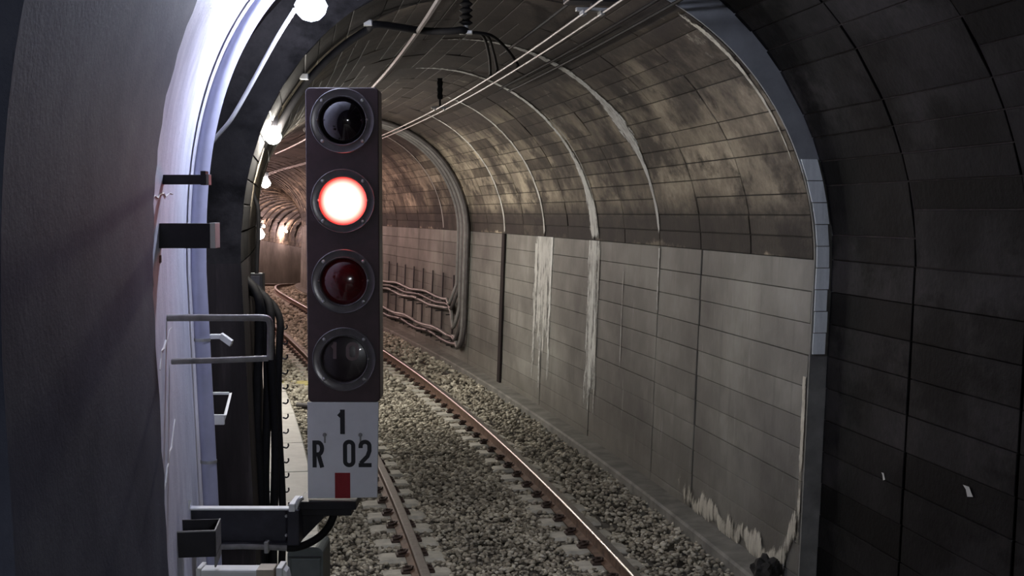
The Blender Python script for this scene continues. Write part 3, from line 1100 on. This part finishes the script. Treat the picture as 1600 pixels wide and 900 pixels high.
for py in (806.5, 836.5):
    o = smooth_auto(MB().lathe([(.0001, .006), (.006, .006), (.008, .002), (.008, -.004)], 10).build('bolt', M['white_paint'], arm), 50)
    o.location = at(447.5, py, 6.295) - arm_o

# flexible hose from the conduit up to the signal
pts = [at(340, 854, 6.26), at(380, 853, 6.26), at(420, 854, 6.26), at(452, 856, 6.26)]
o = smooth_auto(MB().tube(pts, .0165, 12).build('conduit', M['grey_pipe']), 50)
tag(o, 'short grey horizontal conduit under the signal arm', 'conduit')
oc = MB().box((at(404, 0, 6.26).x, 6.235, at(0, 863, 6.26).z), (at(411, 0, 6.26).x, 6.285, at(0, 845, 6.26).z), .004).build('conduit_clip', M['galvanised'], o)
hose = [at(448, 856, 6.26), at(462, 855.5, 6.27), at(480, 850, 6.30), at(500, 838, 6.34), at(514, 822, 6.38), at(522, 804, 6.40)]
tag(smooth_auto(MB().tube(spline(hose, 6), .0195, 12).build('cable_hose', M['black_rubber']), 50), 'thick black cable hose bending up into the foot of the signal', 'hose')

# open dark tray on the wall in front of the arm
tray = empty('cable_tray', at(285, 872, 5.75))
tag(tray, 'open black steel tray box fixed to the plaster edge below the signal arm', 'tray')
a, b = at(232, 870, 5.72), at(337, 829, 5.72)
tw, td, th_ = b.x - a.x, .22, b.z - a.z
tray.location = b - Vector((0, 0, th_)); tray.rotation_euler = (0, 0, .12)
I4 = Matrix.Identity(4)
part(tray, 'front', 'black_steel', MB().box((-tw, 0, 0), (0, .008, th_), .002), I4)
part(tray, 'back', 'black_steel', MB().box((-tw, td, .02), (0, td + .008, th_), .002), I4)
part(tray, 'floor_plate', 'black_steel', MB().box((-tw, .008, 0), (0, td, .008)), I4)
part(tray, 'end_plate', 'grey_pipe', MB().box((-.008, .002, -.05), (0, td + .01, th_ + .002), .002), I4)
part(tray, 'end_plate', 'grey_pipe', MB().box((-tw, .002, 0), (-tw + .008, td, th_ + .002), .002), I4)
part(tray, 'rim', 'grey_pipe', MB().box((-tw, -.006, th_ - .004), (0, .002, th_ + .003), .001), I4)

# ------------------------------------------------------------------ brackets, pipes and rails on the left wall
def bracket(name, label, px0, py0, px1, py1, d, depth, m, extra=None):
    o0 = at(px0, py1, d)
    e = empty(name, o0)
    tag(e, label, 'bracket')
    T = Matrix.Translation(-o0)
    part(e, 'arm', m, MB().box(*bx(px0, py0, px1, py1, d, d + depth), .003), T)
    for nm, mm, (a0, b0, a1, b1), dd in (extra or []):
        part(e, nm, mm, MB().box(*bx(a0, b0, a1, b1, d + dd, d + depth + .002), .002), T)
    return e
bracket('wall_bracket', 'slim black steel bracket with an upturned tip on the plaster edge', 240, 273, 322, 288, 5.6, .05, 'black_steel',
        [('tip', 'black_steel', (313, 267, 321, 289), -.004), ('end_cap', 'grey_pipe', (321.5, 272, 326, 289), .002), ('root', 'black_steel', (230, 274, 243, 283), .004)])
bracket('wall_bracket', 'deep black channel bracket with a pale end face on the plaster edge', 226, 349, 328, 388, 5.55, .09, 'black_steel',
        [('end_face', 'cream_mark', (328, 348, 336, 388), .002)])
bracket('wall_bracket', 'short black stub bracket just below the deep channel bracket', 224, 400, 247, 413, 5.55, .04, 'black_steel',
        [('tip', 'black_steel', (243, 399, 248, 411), -.004)])
bracket('wall_bracket', 'small black bracket high on the plaster edge above the other brackets', 290, -1, 322, 7, 5.75, .04, 'black_steel',
        [('tip', 'black_steel', (322, -3, 327, 10), -.003)])

# tubular hand loop
hl_pts = spline([at(248, 497, 5.75), at(300, 496.5, 5.76), at(380, 496.5, 5.78), at(408, 496.5, 5.79), at(419, 499, 5.79), at(422.5, 509, 5.79), at(422.5, 530, 5.79), at(422, 562, 5.79)], 6)
lo_pts = [at(268, 565, 5.76), at(340, 563, 5.77), at(419, 560, 5.79)]
e = empty('hand_loop', at(260, 560, 5.75))
tag(e, 'grey tubular grab loop sticking out of the white painted wall', 'handrail')
Th = Matrix.Translation(-at(260, 560, 5.75))
smooth_auto(part(e, 'upper_tube', 'grey_pipe', MB().tube(hl_pts, .0155, 12), Th), 50)
smooth_auto(part(e, 'lower_tube', 'grey_pipe', MB().tube(lo_pts, .0135, 12), Th), 50)

def wall_path(p, s, off, t_end, z0, nz=14, nt=44):
    pts = [W(s, wall_u(p, -1, z, -off), z) for z in np.linspace(z0, SPRING, nz)[:-1]]
    pts += [W(s, *arch(p, PI - t, -off)) for t in np.linspace(0, 1, nt) ** 1.5 * t_end]
    return pts
# lilac pipe up the painted band
S_PIPE = 7.12
pp = wall_path(NEARP, S_PIPE, .085, 1.15, -.02)
pipe = smooth_auto(MB().tube(pp, .041, 16).build('wall_pipe', M['lilac_pipe']), 50)
tag(pipe, 'pale lilac plastic pipe curving up the white painted wall band', 'pipe')
for z in (2.78, 1.95, 1.30):
    if z <= SPRING:
        c = W(S_PIPE, wall_u(NEARP, -1, z, -.085), z); ax = Vector((0, 0, 1))
    else:
        c = W(S_PIPE, left_u(NEARP, z, -.085), z); ax = Vector((.06, 0, 1)).normalized()
    smooth_auto(MB().tube([c - ax * .008, c + ax * .008], .0435, 16).build('pipe_band', M['galvanised'], pipe), 50)

# ------------------------------------------------------------------ lamps on the left haunch
def bulb_mesh(r, m, parent, loc, squash=1.25, sub=2):
    bm = bmesh.new()
    bmesh.ops.create_icosphere(bm, subdivisions=sub, radius=r)
    for v in bm.verts:
        z = v.co.z
        if z > 0:                                        # pear shape, neck up
            k = z / r
            v.co.x *= 1 - .45 * k; v.co.y *= 1 - .45 * k
            v.co.z *= squash
    me = bpy.data.meshes.new('bulb'); bm.to_mesh(me); bm.free()
    me.polygons.foreach_set('use_smooth', [True] * len(me.polygons))
    me.materials.append(m)
    o = bpy.data.objects.new('bulb', me)
    o.location = loc
    return link(o, parent)
def lamp(s, u, z, r, watts, col, label, group=None, p=FARP):
    # socket against the vault, bulb hanging from it
    e = empty('tunnel_lamp', W(s, u, z))
    tag(e, label, 'lamp', group)
    nm = 'glow_%d_%d_%d' % (int(watts * 10), int(r * 1000), int(col[1] * 1000))
    if nm not in M:
        emit_mat(nm, col, watts / (PI * 4 * PI * r * r))
    bulb_mesh(r, M[nm], e, (0, 0, 0))
    smooth_auto(MB().lathe([(.0001, .0), (r * .5, 0), (r * .6, .03), (r * .6, .07), (.0001, .07)], 14, Matrix.Translation((0, 0, r * 1.2)) @ Matrix.Rotation(-PI / 2, 4, 'X')).build('socket', M['black_steel'], e), 40)
    # bracket from the socket to the lining
    du = u - p['uc']
    zz = z + r * 1.2 + .035
    uw = left_u(p, zz)
    th = fr(s)[3]
    d = uw - u
    MB().tube([(0, 0, r * 1.2 + .04), (d * math.cos(th), d * math.sin(th), r * 1.2 + .05)], .012, 8).build('bracket', M['black_steel'], e)
    return e
def u_of(s_guess, P):                                     # world point to track coordinates
    best = min(np.arange(s_guess - 3, s_guess + 3, .01), key=lambda s: abs((P.x - fr(s)[0]) * -math.sin(fr(s)[3]) + (P.y - fr(s)[1]) * math.cos(fr(s)[3])))
    x, y, zd, th = fr(best)
    return best, (P.x - x) * math.cos(th) + (P.y - y) * math.sin(th), P.z - zd
P1 = at(486, 8, 6.75)
s1, u1, z1 = u_of(6.9, P1)
lamp(s1, u1, z1, .085, LAMP_NEAR, (.74, .79, 1.0), 'large bare glaring lamp on the black vault above the painted wall band', None, NEARP)
P2 = at(427, 213, 9.0)
s2, u2, z2 = u_of(9.5, P2)
COOL, WARM = (1.0, .97, .90), (1.0, .96, .88)
lamp(s2, u2, z2, .058, LAMP * .6, (1.0, .94, .84), 'bare bulb at the foot of the thick black cable along the vault joint')
P3 = at(415, 286, 19.2)
s3, u3, z3 = u_of(20, P3)
lamp(s3, u3, z3, .075, LAMP * 1.3, WARM, 'bare bulb high on the left haunch beyond the thick black vault cable')
P4 = at(396, 366, 17.0)
s4, u4, z4 = u_of(18, P4)
lamp(s4, max(u4, -1.9), z4, .07, LAMP * 1.1, COOL, 'bare bulb low on the sooty wall just above the walkway slabs')
for s in (27.5, 34, 40, 45, 49.5, 54, 58.5, 63, 67.5, 72, 77, 82):
    lamp(s, -1.72, 3.0, .07, LAMP * 1.1, (1.0, .66, .60), 'bare bulb in the row of far lamps along the left haunch', 'far tunnel lamps')

# conduit of the first lamp
ca = at(461, 14, 6.8); cb = at(334, 216, 6.9)
mid = [ca, at(430, 64, 6.82), at(388, 140, 6.86), at(362, 185, 6.88), at(346, 205, 6.9), at(338, 214, 6.95), at(330, 224, 7.0)]
tag(smooth_auto(MB().tube(spline(mid, 5), .0115, 10).build('lamp_conduit', M['white_paint']), 50), 'thin white conduit rising from the lilac pipe to the large lamp', 'conduit')

# white cracks of plaster / tie wires on the painted band
painted = bpy.data.objects['wall_left_painted']
for pts in ([(5.62, 2.66), (5.8, 2.69), (6.1, 2.70), (6.5, 2.70)], [(5.75, 1.95), (5.85, 2.02), (6.1, 2.06), (6.35, 2.12)], [(5.7, 1.46), (5.9, 1.54), (6.05, 1.60), (6.3, 1.72)], [(5.60, 2.35), (5.58, 2.2), (5.63, 2.05), (5.60, 1.9)], [(5.62, 1.75), (5.58, 1.6), (5.64, 1.45), (5.6, 1.3), (5.66, 1.15)]):
    c = [W(s + random.uniform(-.02, .02), left_u(NEARP, z, -.027), z + random.uniform(-.012, .012)) for s, z in [((1 - k) * pts[i][0] + k * pts[i + 1][0], (1 - k) * pts[i][1] + k * pts[i + 1][1]) for i in range(len(pts) - 1) for k in (0, .33, .66)]]
    MB().tube(c, [random.uniform(.0015, .0055) for _ in c], 6).build('plaster_flake', M['white_paint'], painted)

# white little brackets behind the pipe
e = bracket('cable_hook', 'white bent strip hook on the wall behind the lilac pipe', 326, 523, 345, 530, 6.95, .05, 'white_paint')
T = Matrix.Translation(-at(326, 530, 6.95))
v = [at(345, 521, 6.95), at(362, 533, 6.95), at(359, 541.5, 6.95), at(343, 530, 6.95)]
v = v + [q + Vector((0, .05, 0)) for q in v]
part(e, 'tip', 'white_paint', MB().add(v, [(0, 1, 2, 3), (7, 6, 5, 4), (0, 4, 5, 1), (1, 5, 6, 2), (2, 6, 7, 3), (3, 7, 4, 0)]), T)
e = bracket('cable_hook', 'white open U-shaped hook on the wall below the grab loop', 326, 648, 350, 664, 6.9, .02, 'white_paint')
T = Matrix.Translation(-at(326, 664, 6.9))
v = [at(345, 664, 6.9), at(350, 649, 6.9), at(358.5, 614, 7.15), at(354, 630, 7.15)]
v = v + [q + Vector((.012, .012, 0)) for q in v]
part(e, 'side', 'white_paint', MB().add(v, [(0, 1, 2, 3), (7, 6, 5, 4), (0, 4, 5, 1), (1, 5, 6, 2), (2, 6, 7, 3), (3, 7, 4, 0)]), T)
part(e, 'back', 'white_paint', MB().box(*bx(326, 613, 357, 617, 7.15, 7.17), .002), T)

# bundle of black cables hanging down the left wall
for i, (u, ds, r, lab) in enumerate(((-1.93, 0, .032, 'thick black cable against the sooty wall, innermost of the hanging bundle'),
                                     (-1.88, .06, .030, 'thick black cable second from the wall in the hanging bundle'),
                                     (-1.83, .0, .030, 'thick black cable third from the wall in the hanging bundle'),
                                     (-1.785, .08, .026, 'thinner black cable on the outside of the hanging bundle'))):
    pts = [W(9.35 + ds + .02 * math.sin(z * 5 + i), u + .012 * math.sin(z * 4 + i * 2), z) for z in np.linspace(.03, 2.0 - .05 * i, 14)]
    pts += [W(9.38 + ds, u - .03, 2.1 - .05 * i), W(9.45 + ds, u - .1, 2.16 - .05 * i), W(9.5 + ds, max(u - .2, -2.05), 2.2 - .05 * i)]
    cab = tag(smooth_auto(MB().tube(spline(pts, 3), r, 8).build('hanging_cable', M['black_rubber']), 60), lab, 'cable', 'cables hanging on the left wall')
    if i == 3:
        for k, z in enumerate(np.linspace(.42, 1.8, 14)):
            c = W(9.35 + ds, u, z)
            hook = [c + Vector((.02, 0, 0)), c + Vector((.045, 0, -.006)), c + Vector((.058, 0, .008)), c + Vector((.056, 0, .026))]
            MB().tube(spline(hook, 3), .006, 6).build('hook', M['black_steel'], cab)
# junction box above the bundle and thin black cable up to the bulb
pt = at(400, 462, 9.6)
e = empty('junction_box', pt)
tag(e, 'small black junction box at the head of the hanging cables', 'box')
MB().box((-.05, -.05, 0), (.06, .05, .17), .008).build('body', M['black_steel'], e)
MB().box((-.03, -.056, .02), (.04, -.049, .15), .003).build('lid', M['dark_paint'], e)
pts = [at(401, 432, 9.6), at(402, 400, 9.6), at(404, 360, 9.6), at(403, 325, 9.6), at(396, 300, 9.58), at(400, 270, 9.5), at(412, 235, 9.3), at(422, 212, 9.1)]
tag(smooth_auto(MB().tube(spline(pts, 5), .016, 8).build('lamp_cable', M['black_rubber']), 60), 'black cable looping from the junction box up to the bare bulb', 'cable')
# ring hook low beside the bundle
c = at(430, 769, 9.3)
ringp = [c + Vector((.018 * math.cos(a), 0, .022 * math.sin(a))) for a in np.linspace(0, 2 * PI, 14)]
tag(smooth_auto(MB().tube(ringp, .006, 6, cap=False).tube([c + Vector((-.018, 0, 0)), c + Vector((-.08, 0, .01))], .006, 6).build('ring_hook', M['black_steel']), 60), 'small black ring hook at the foot of the hanging cables', 'hook')

# white painted device at the very bottom and green-grey cabinet
o0 = at(300, 905, 5.9)
e = empty('point_machine_box', (o0.x, o0.y, .0))
tag(e, 'white painted trackside box with a taped seam and rounded end', 'box')
T = Matrix.Translation(-Vector((o0.x, o0.y, 0)))
a, b = at(309, 891, 5.9), at(424, 891, 5.9)
part(e, 'body', 'white_paint', MB().box((a.x, 5.9, .0), (b.x, 6.0, a.z), .012), T)
part(e, 'tape', 'brown_tape', MB().box((at(390, 0, 5.9).x, 5.894, .2), (at(417, 0, 5.9).x, 6.006, a.z + .003), .003), T)
part(e, 'rib', 'white_paint', MB().box((at(422, 0, 5.9).x, 5.885, .05), (at(432, 0, 5.9).x, 6.01, a.z + .014), .004), T)
part(e, 'rib', 'white_paint', MB().box((a.x - .006, 5.885, .05), (a.x + .016, 6.01, a.z + .010), .004), T)
c = at(430, 0, 5.9).x
part(e, 'rounded_end', 'white_paint', MB().prism([(c, .05), (c + .03, .05), (c + .03, a.z - .05), (c + .022, a.z - .012), (c + .006, a.z + .002), (c, a.z + .002)], 5.91, 5.99), T)

o0 = at(470, 900, 7.6)
e = empty('trackside_cabinet', (o0.x, o0.y, 0.0))
tag(e, 'green-grey trackside cabinet with a rounded shoulder on the walkway', 'cabinet')
xa, xb, zt = at(440, 0, 7.6).x, at(497, 0, 7.6).x, at(470, 855, 7.6).z
T = Matrix.Translation(-Vector((o0.x, o0.y, 0)))
poly = rounded(xa, xb, .0, zt, .045, 5, (1, 1, 0, 0))
part(e, 'body', 'green_grey_paint', MB().prism(poly, 7.6, 7.9), T)
part(e, 'door', 'green_grey_paint', MB().box((xa + .02, 7.59, .04), (xb - .015, 7.602, zt - .07), .004), T)
part(e, 'lid_seam', 'black_steel', MB().box((xa + .01, 7.594, zt - .062), (xb - .01, 7.601, zt - .056)), T)

# pipe stub and yellow marker beside the walkway
a = W(18.3, -1.46, -.06)
tag(smooth_auto(MB().tube([W(18.35, -1.40, -.07), W(18.3, -1.15, -.09)], [.045, .03], 10).build('pipe_stub', M['dark_grey_cable']), 50), 'dark pipe stub poking into the ballast beside the walkway', 'pipe')
e = empty('yellow_marker', W(21.2, -1.18, -.16), .25)
tag(e, 'pale yellow marker board lying on the ballast by the left rail', 'marker')
for k in range(3):
    MB().box((-.3 + .03 * k, -.20 + .16 * k, .0), (.22, -.10 + .16 * k, .035), .004).build('board', M['yellow_paint'], e)

# ------------------------------------------------------------------ overhead line
def along(u, z, s0, s1, r, n=6, step=1.0, uf=None):
    return MB().tube([W(s, u + (uf(s) if uf else 0), z) for s in srange(s0, s1, step)], r, n)
tag(along(.045, 3.80, -6, 60, .0085).build('contact_wire', M['contact_wire']), 'grey contact wire over the track, nearer the walkway side', 'wire', 'contact wires')
tag(along(.155, 3.80, -6, 60, .0085).build('contact_wire', M['contact_wire']), 'grey contact wire over the track, nearer the kerb side', 'wire', 'contact wires')
tag(along(.10, 3.97, 6.0, 11.2, .011).build('messenger_wire', M['black_rubber']), 'thin black wire just above the pair of contact wires', 'wire')
tag(along(.70, 3.93, -3, 14, .012).build('wire_shadow', M['black_rubber']), 'thin black tube standing in for a contact wire shadow under the right side of the vault, lower of two', 'wire', 'wire shadow lines')  # these two dark tubes stand in for shadows of the contact wires
tag(along(.61, 3.96, -3, 14, .012).build('wire_shadow', M['black_rubber']), 'thin black tube standing in for a contact wire shadow under the right side of the vault, nearer the crown', 'wire', 'wire shadow lines')
tag(along(-.76, 3.95, -6, 30, .019).build('crown_pipe', M['dark_grey_cable']), 'grey pipe running along the vault left of the crown', 'pipe')

# insulator at the crown with the thick cable coming up the joint
def insulator(name, loc, h, label, r=.045, m='black_rubber'):
    e = empty(name, loc)
    tag(e, label, 'insulator')
    prof = []
    n = 4
    for k in range(n):
        z = h * k / n
        prof += [(r * .55, z), (r, z + h / n * .35), (r, z + h / n * .5), (r * .55, z + h / n * .85)]
    prof = [(.0001, 0)] + prof + [(r * .5, h), (.0001, h)]
    smooth_auto(MB().lathe(prof, 16, Matrix.Rotation(-PI / 2, 4, 'X')).build('sheds', M[m], e), 40)
    smooth_auto(MB().lathe([(.0001, -.05), (.018, -.05), (.018, 0), (.0001, 0)], 10, Matrix.Rotation(-PI / 2, 4, 'X')).build('stem', M['galvanised'], e), 40)
    MB().box((-.05, -.03, -.065), (.05, .03, -.035), .006).build('clamp', M['galvanised'], e)
    return e
Pi = at(728, 40, 9.6)
top = 4.19
insulator('insulator', Pi, top - Pi.z, 'black ribbed insulator under the crown where the thick cable ends', .05)
cl = [(720, 47), (700, 49), (660, 48), (620, 47), (600, 49)]
cable = [Vector(Pi) + Vector((0, 0, -.04))] + [at(px, py, 9.55) for px, py in cl[:3]]
for t in np.linspace(1.06, .40, 16):
    cable.append(W(9.45, *arch(FARP, PI - t, -.055)))
cab = smooth_auto(MB().tube(spline(cable, 4), .028, 10).build('vault_cable', M['black_rubber']), 60)
tag(cab, 'thick black cable following the vault joint up to the crown insulator', 'cable')
for t in (1.03, .69):
    c = W(9.45, *arch(FARP, PI - t, -.03))
    MB().box((c.x - .03, c.y - .06, c.z - .015), (c.x + .03, c.y - .02, c.z + .03), .006).build('cable_clip', M['galvanised'], cab)
# jumpers down to the contact wires
P0 = Vector(Pi) + Vector((.02, 0, -.05))
for i, (e_, lab) in enumerate(((W(11.4, .045, 3.81), 'black jumper cable from the crown insulator, longest of three'),
                               (W(11.05, .045, 3.81), 'black jumper cable from the crown insulator, middle of three'),
                               (W(10.7, .155, 3.81), 'black jumper cable from the crown insulator, shortest of three'))):
    mid1 = P0 + Vector((.10 + .03 * i, .15, .0))
    mid2 = P0.lerp(e_, .62) + Vector((.05, 0, .05))
    tag(smooth_auto(MB().tube(spline([P0, mid1, mid2, e_ + Vector((0, 0, .03)), e_], 6), .012, 8).build('jumper_cable', M['black_rubber']), 60), lab, 'cable', 'jumper cables')
# dropper assembly over the wires close by the step
def hanger(s, label, big):
    e = empty('wire_hanger', W(s, .10, 3.80))
    e.rotation_euler = (0, 0, fr(s)[3])
    tag(e, label, 'hanger')
    h = 4.16 - 3.80 if s > S_STEP else 4.40 - 3.80
    MB().box((-.10, -.02, .012), (.10, .02, .035), .004).build('crossbar', M['galvanised'], e)
    prof = [(.0001, .12)]
    for k in range(3):
        z = .12 + (h - .14) * k / 3; q = (h - .14) / 3
        prof += [(.028, z), (.05 if big else .035, z + q * .4), (.05 if big else .035, z + q * .55), (.028, z + q * .9)]
    prof += [(.03, h), (.0001, h)]
    smooth_auto(MB().lathe(prof, 14, Matrix.Rotation(-PI / 2, 4, 'X')).build('insulator_body', M['black_rubber'], e), 40)
    MB().tube([(0, 0, .03), (0, 0, .13)], .012, 8).build('rod', M['black_steel'], e)
    for sx_ in (-.055, .055):
        MB().box((sx_ - .014, -.05, -.012), (sx_ + .014, .05, .016), .004).build('wire_clamp', M['galvanised'], e)
    if big:
        MB().box((-.16, -.09, .06), (.16, .09, .13), .01).build('crosshead', M['black_steel'], e)
hanger(7.75, 'big black wire hanger with steel clamps under the near dark vault', True)
hanger(15.0, 'slim black wire hanger under the crown between the two white arch joints', False)
hanger(21.0, 'slim black wire hanger under the crown where the wall cables climb', False)

# ------------------------------------------------------------------ cable ladder and cables on the right wall
S_CB = 22.3
def right_path(s, off, t_end, z0):
    pts = [W(s, *arch(FARP, t, -off)) for t in np.linspace(t_end, 0, 26)]
    pts += [W(s, wall_u(FARP, 1, z, -off), z) for z in np.linspace(SPRING, z0, 10)[1:]]
    return pts
specs = [(-.55, .05, .34, .30, .036), (-.40, .06, .30, .42, .036), (-.25, .05, .42, .40, .034), (-.10, .06, .62, .86, .034), (.05, .05, .95, .95, .032), (.18, .06, 1.02, 1.05, .030)]
names = ['first', 'second', 'third', 'fourth', 'fifth', 'sixth']
for i, (ds, off, zb, zr, r) in enumerate(specs):
    s = S_CB + ds
    pts = right_path(s, off, 2.0, zb + .35)
    o_ = .07 + .012 * i
    bend = [W(s + .02, wall_u(FARP, 1, zb + .12, -o_), zb + .12), W(s + .18, wall_u(FARP, 1, zb, -o_ - .02), zb - .02), W(s + .45, wall_u(FARP, 1, zr, -o_), zr + .02)]
    run = [W(q, wall_u(FARP, 1, zr, -.075), zr + .025 * math.sin(q * 2.1 + i)) for q in srange(s + 1.0, 42, .8)]
    o = smooth_auto(MB().tube(spline(pts + bend + run, 2), r, 8).build('wall_cable', M['dark_grey_cable' if i % 2 == 0 else 'grey_cable']), 60)
    tag(o, 'heavy grey cable looping down the right wall from the vault, %s from the rib' % names[i], 'cable', 'cables on the right wall')
for k in range(16):
    s = 22.9 + k * .95
    e = empty('cable_rack', W(s, wall_u(FARP, 1, .2, -.02), .2), fr(s)[3])
    tag(e, 'dark steel cable rack upright on the right wall', 'rack', 'cable rack uprights')
    tl = (wall_u(FARP, 1, 1.5) - wall_u(FARP, 1, .2))
    MB().add([(-.02, -.03, 0), (-.02, .03, 0), (.0, .03, 0), (.0, -.03, 0), (tl - .02, -.03, 1.3), (tl - .02, .03, 1.3), (tl, .03, 1.3), (tl, -.03, 1.3)], [(0, 1, 2, 3), (7, 6, 5, 4), (0, 4, 5, 1), (1, 5, 6, 2), (2, 6, 7, 3), (3, 7, 4, 0)]).build('upright', M['black_steel'], e)
    for z in (.03, .13, .58, .70, .80):
        MB().box((-.11, -.012, z), (0.01, .012, z + .018)).build('arm', M['black_steel'], e)

# dark rubble by the wall foot
bm = bmesh.new()
bmesh.ops.create_icosphere(bm, subdivisions=3, radius=.10)
for v in bm.verts:
    v.co *= 1 + .35 * math.sin(v.co.x * 60 + 2) * math.sin(v.co.y * 47) + random.uniform(-.1, .1)
    v.co.z = max(v.co.z * .9, -.06)
me = bpy.data.meshes.new('rubble_lump'); bm.to_mesh(me); bm.free(); me.materials.append(M['rubble'])
o = link(bpy.data.objects.new('rubble_lump', me)); o.location = W(8.75, 1.60, .10)
tag(o, 'dark lump of rubble on the kerb at the foot of the wall step', 'rubble')
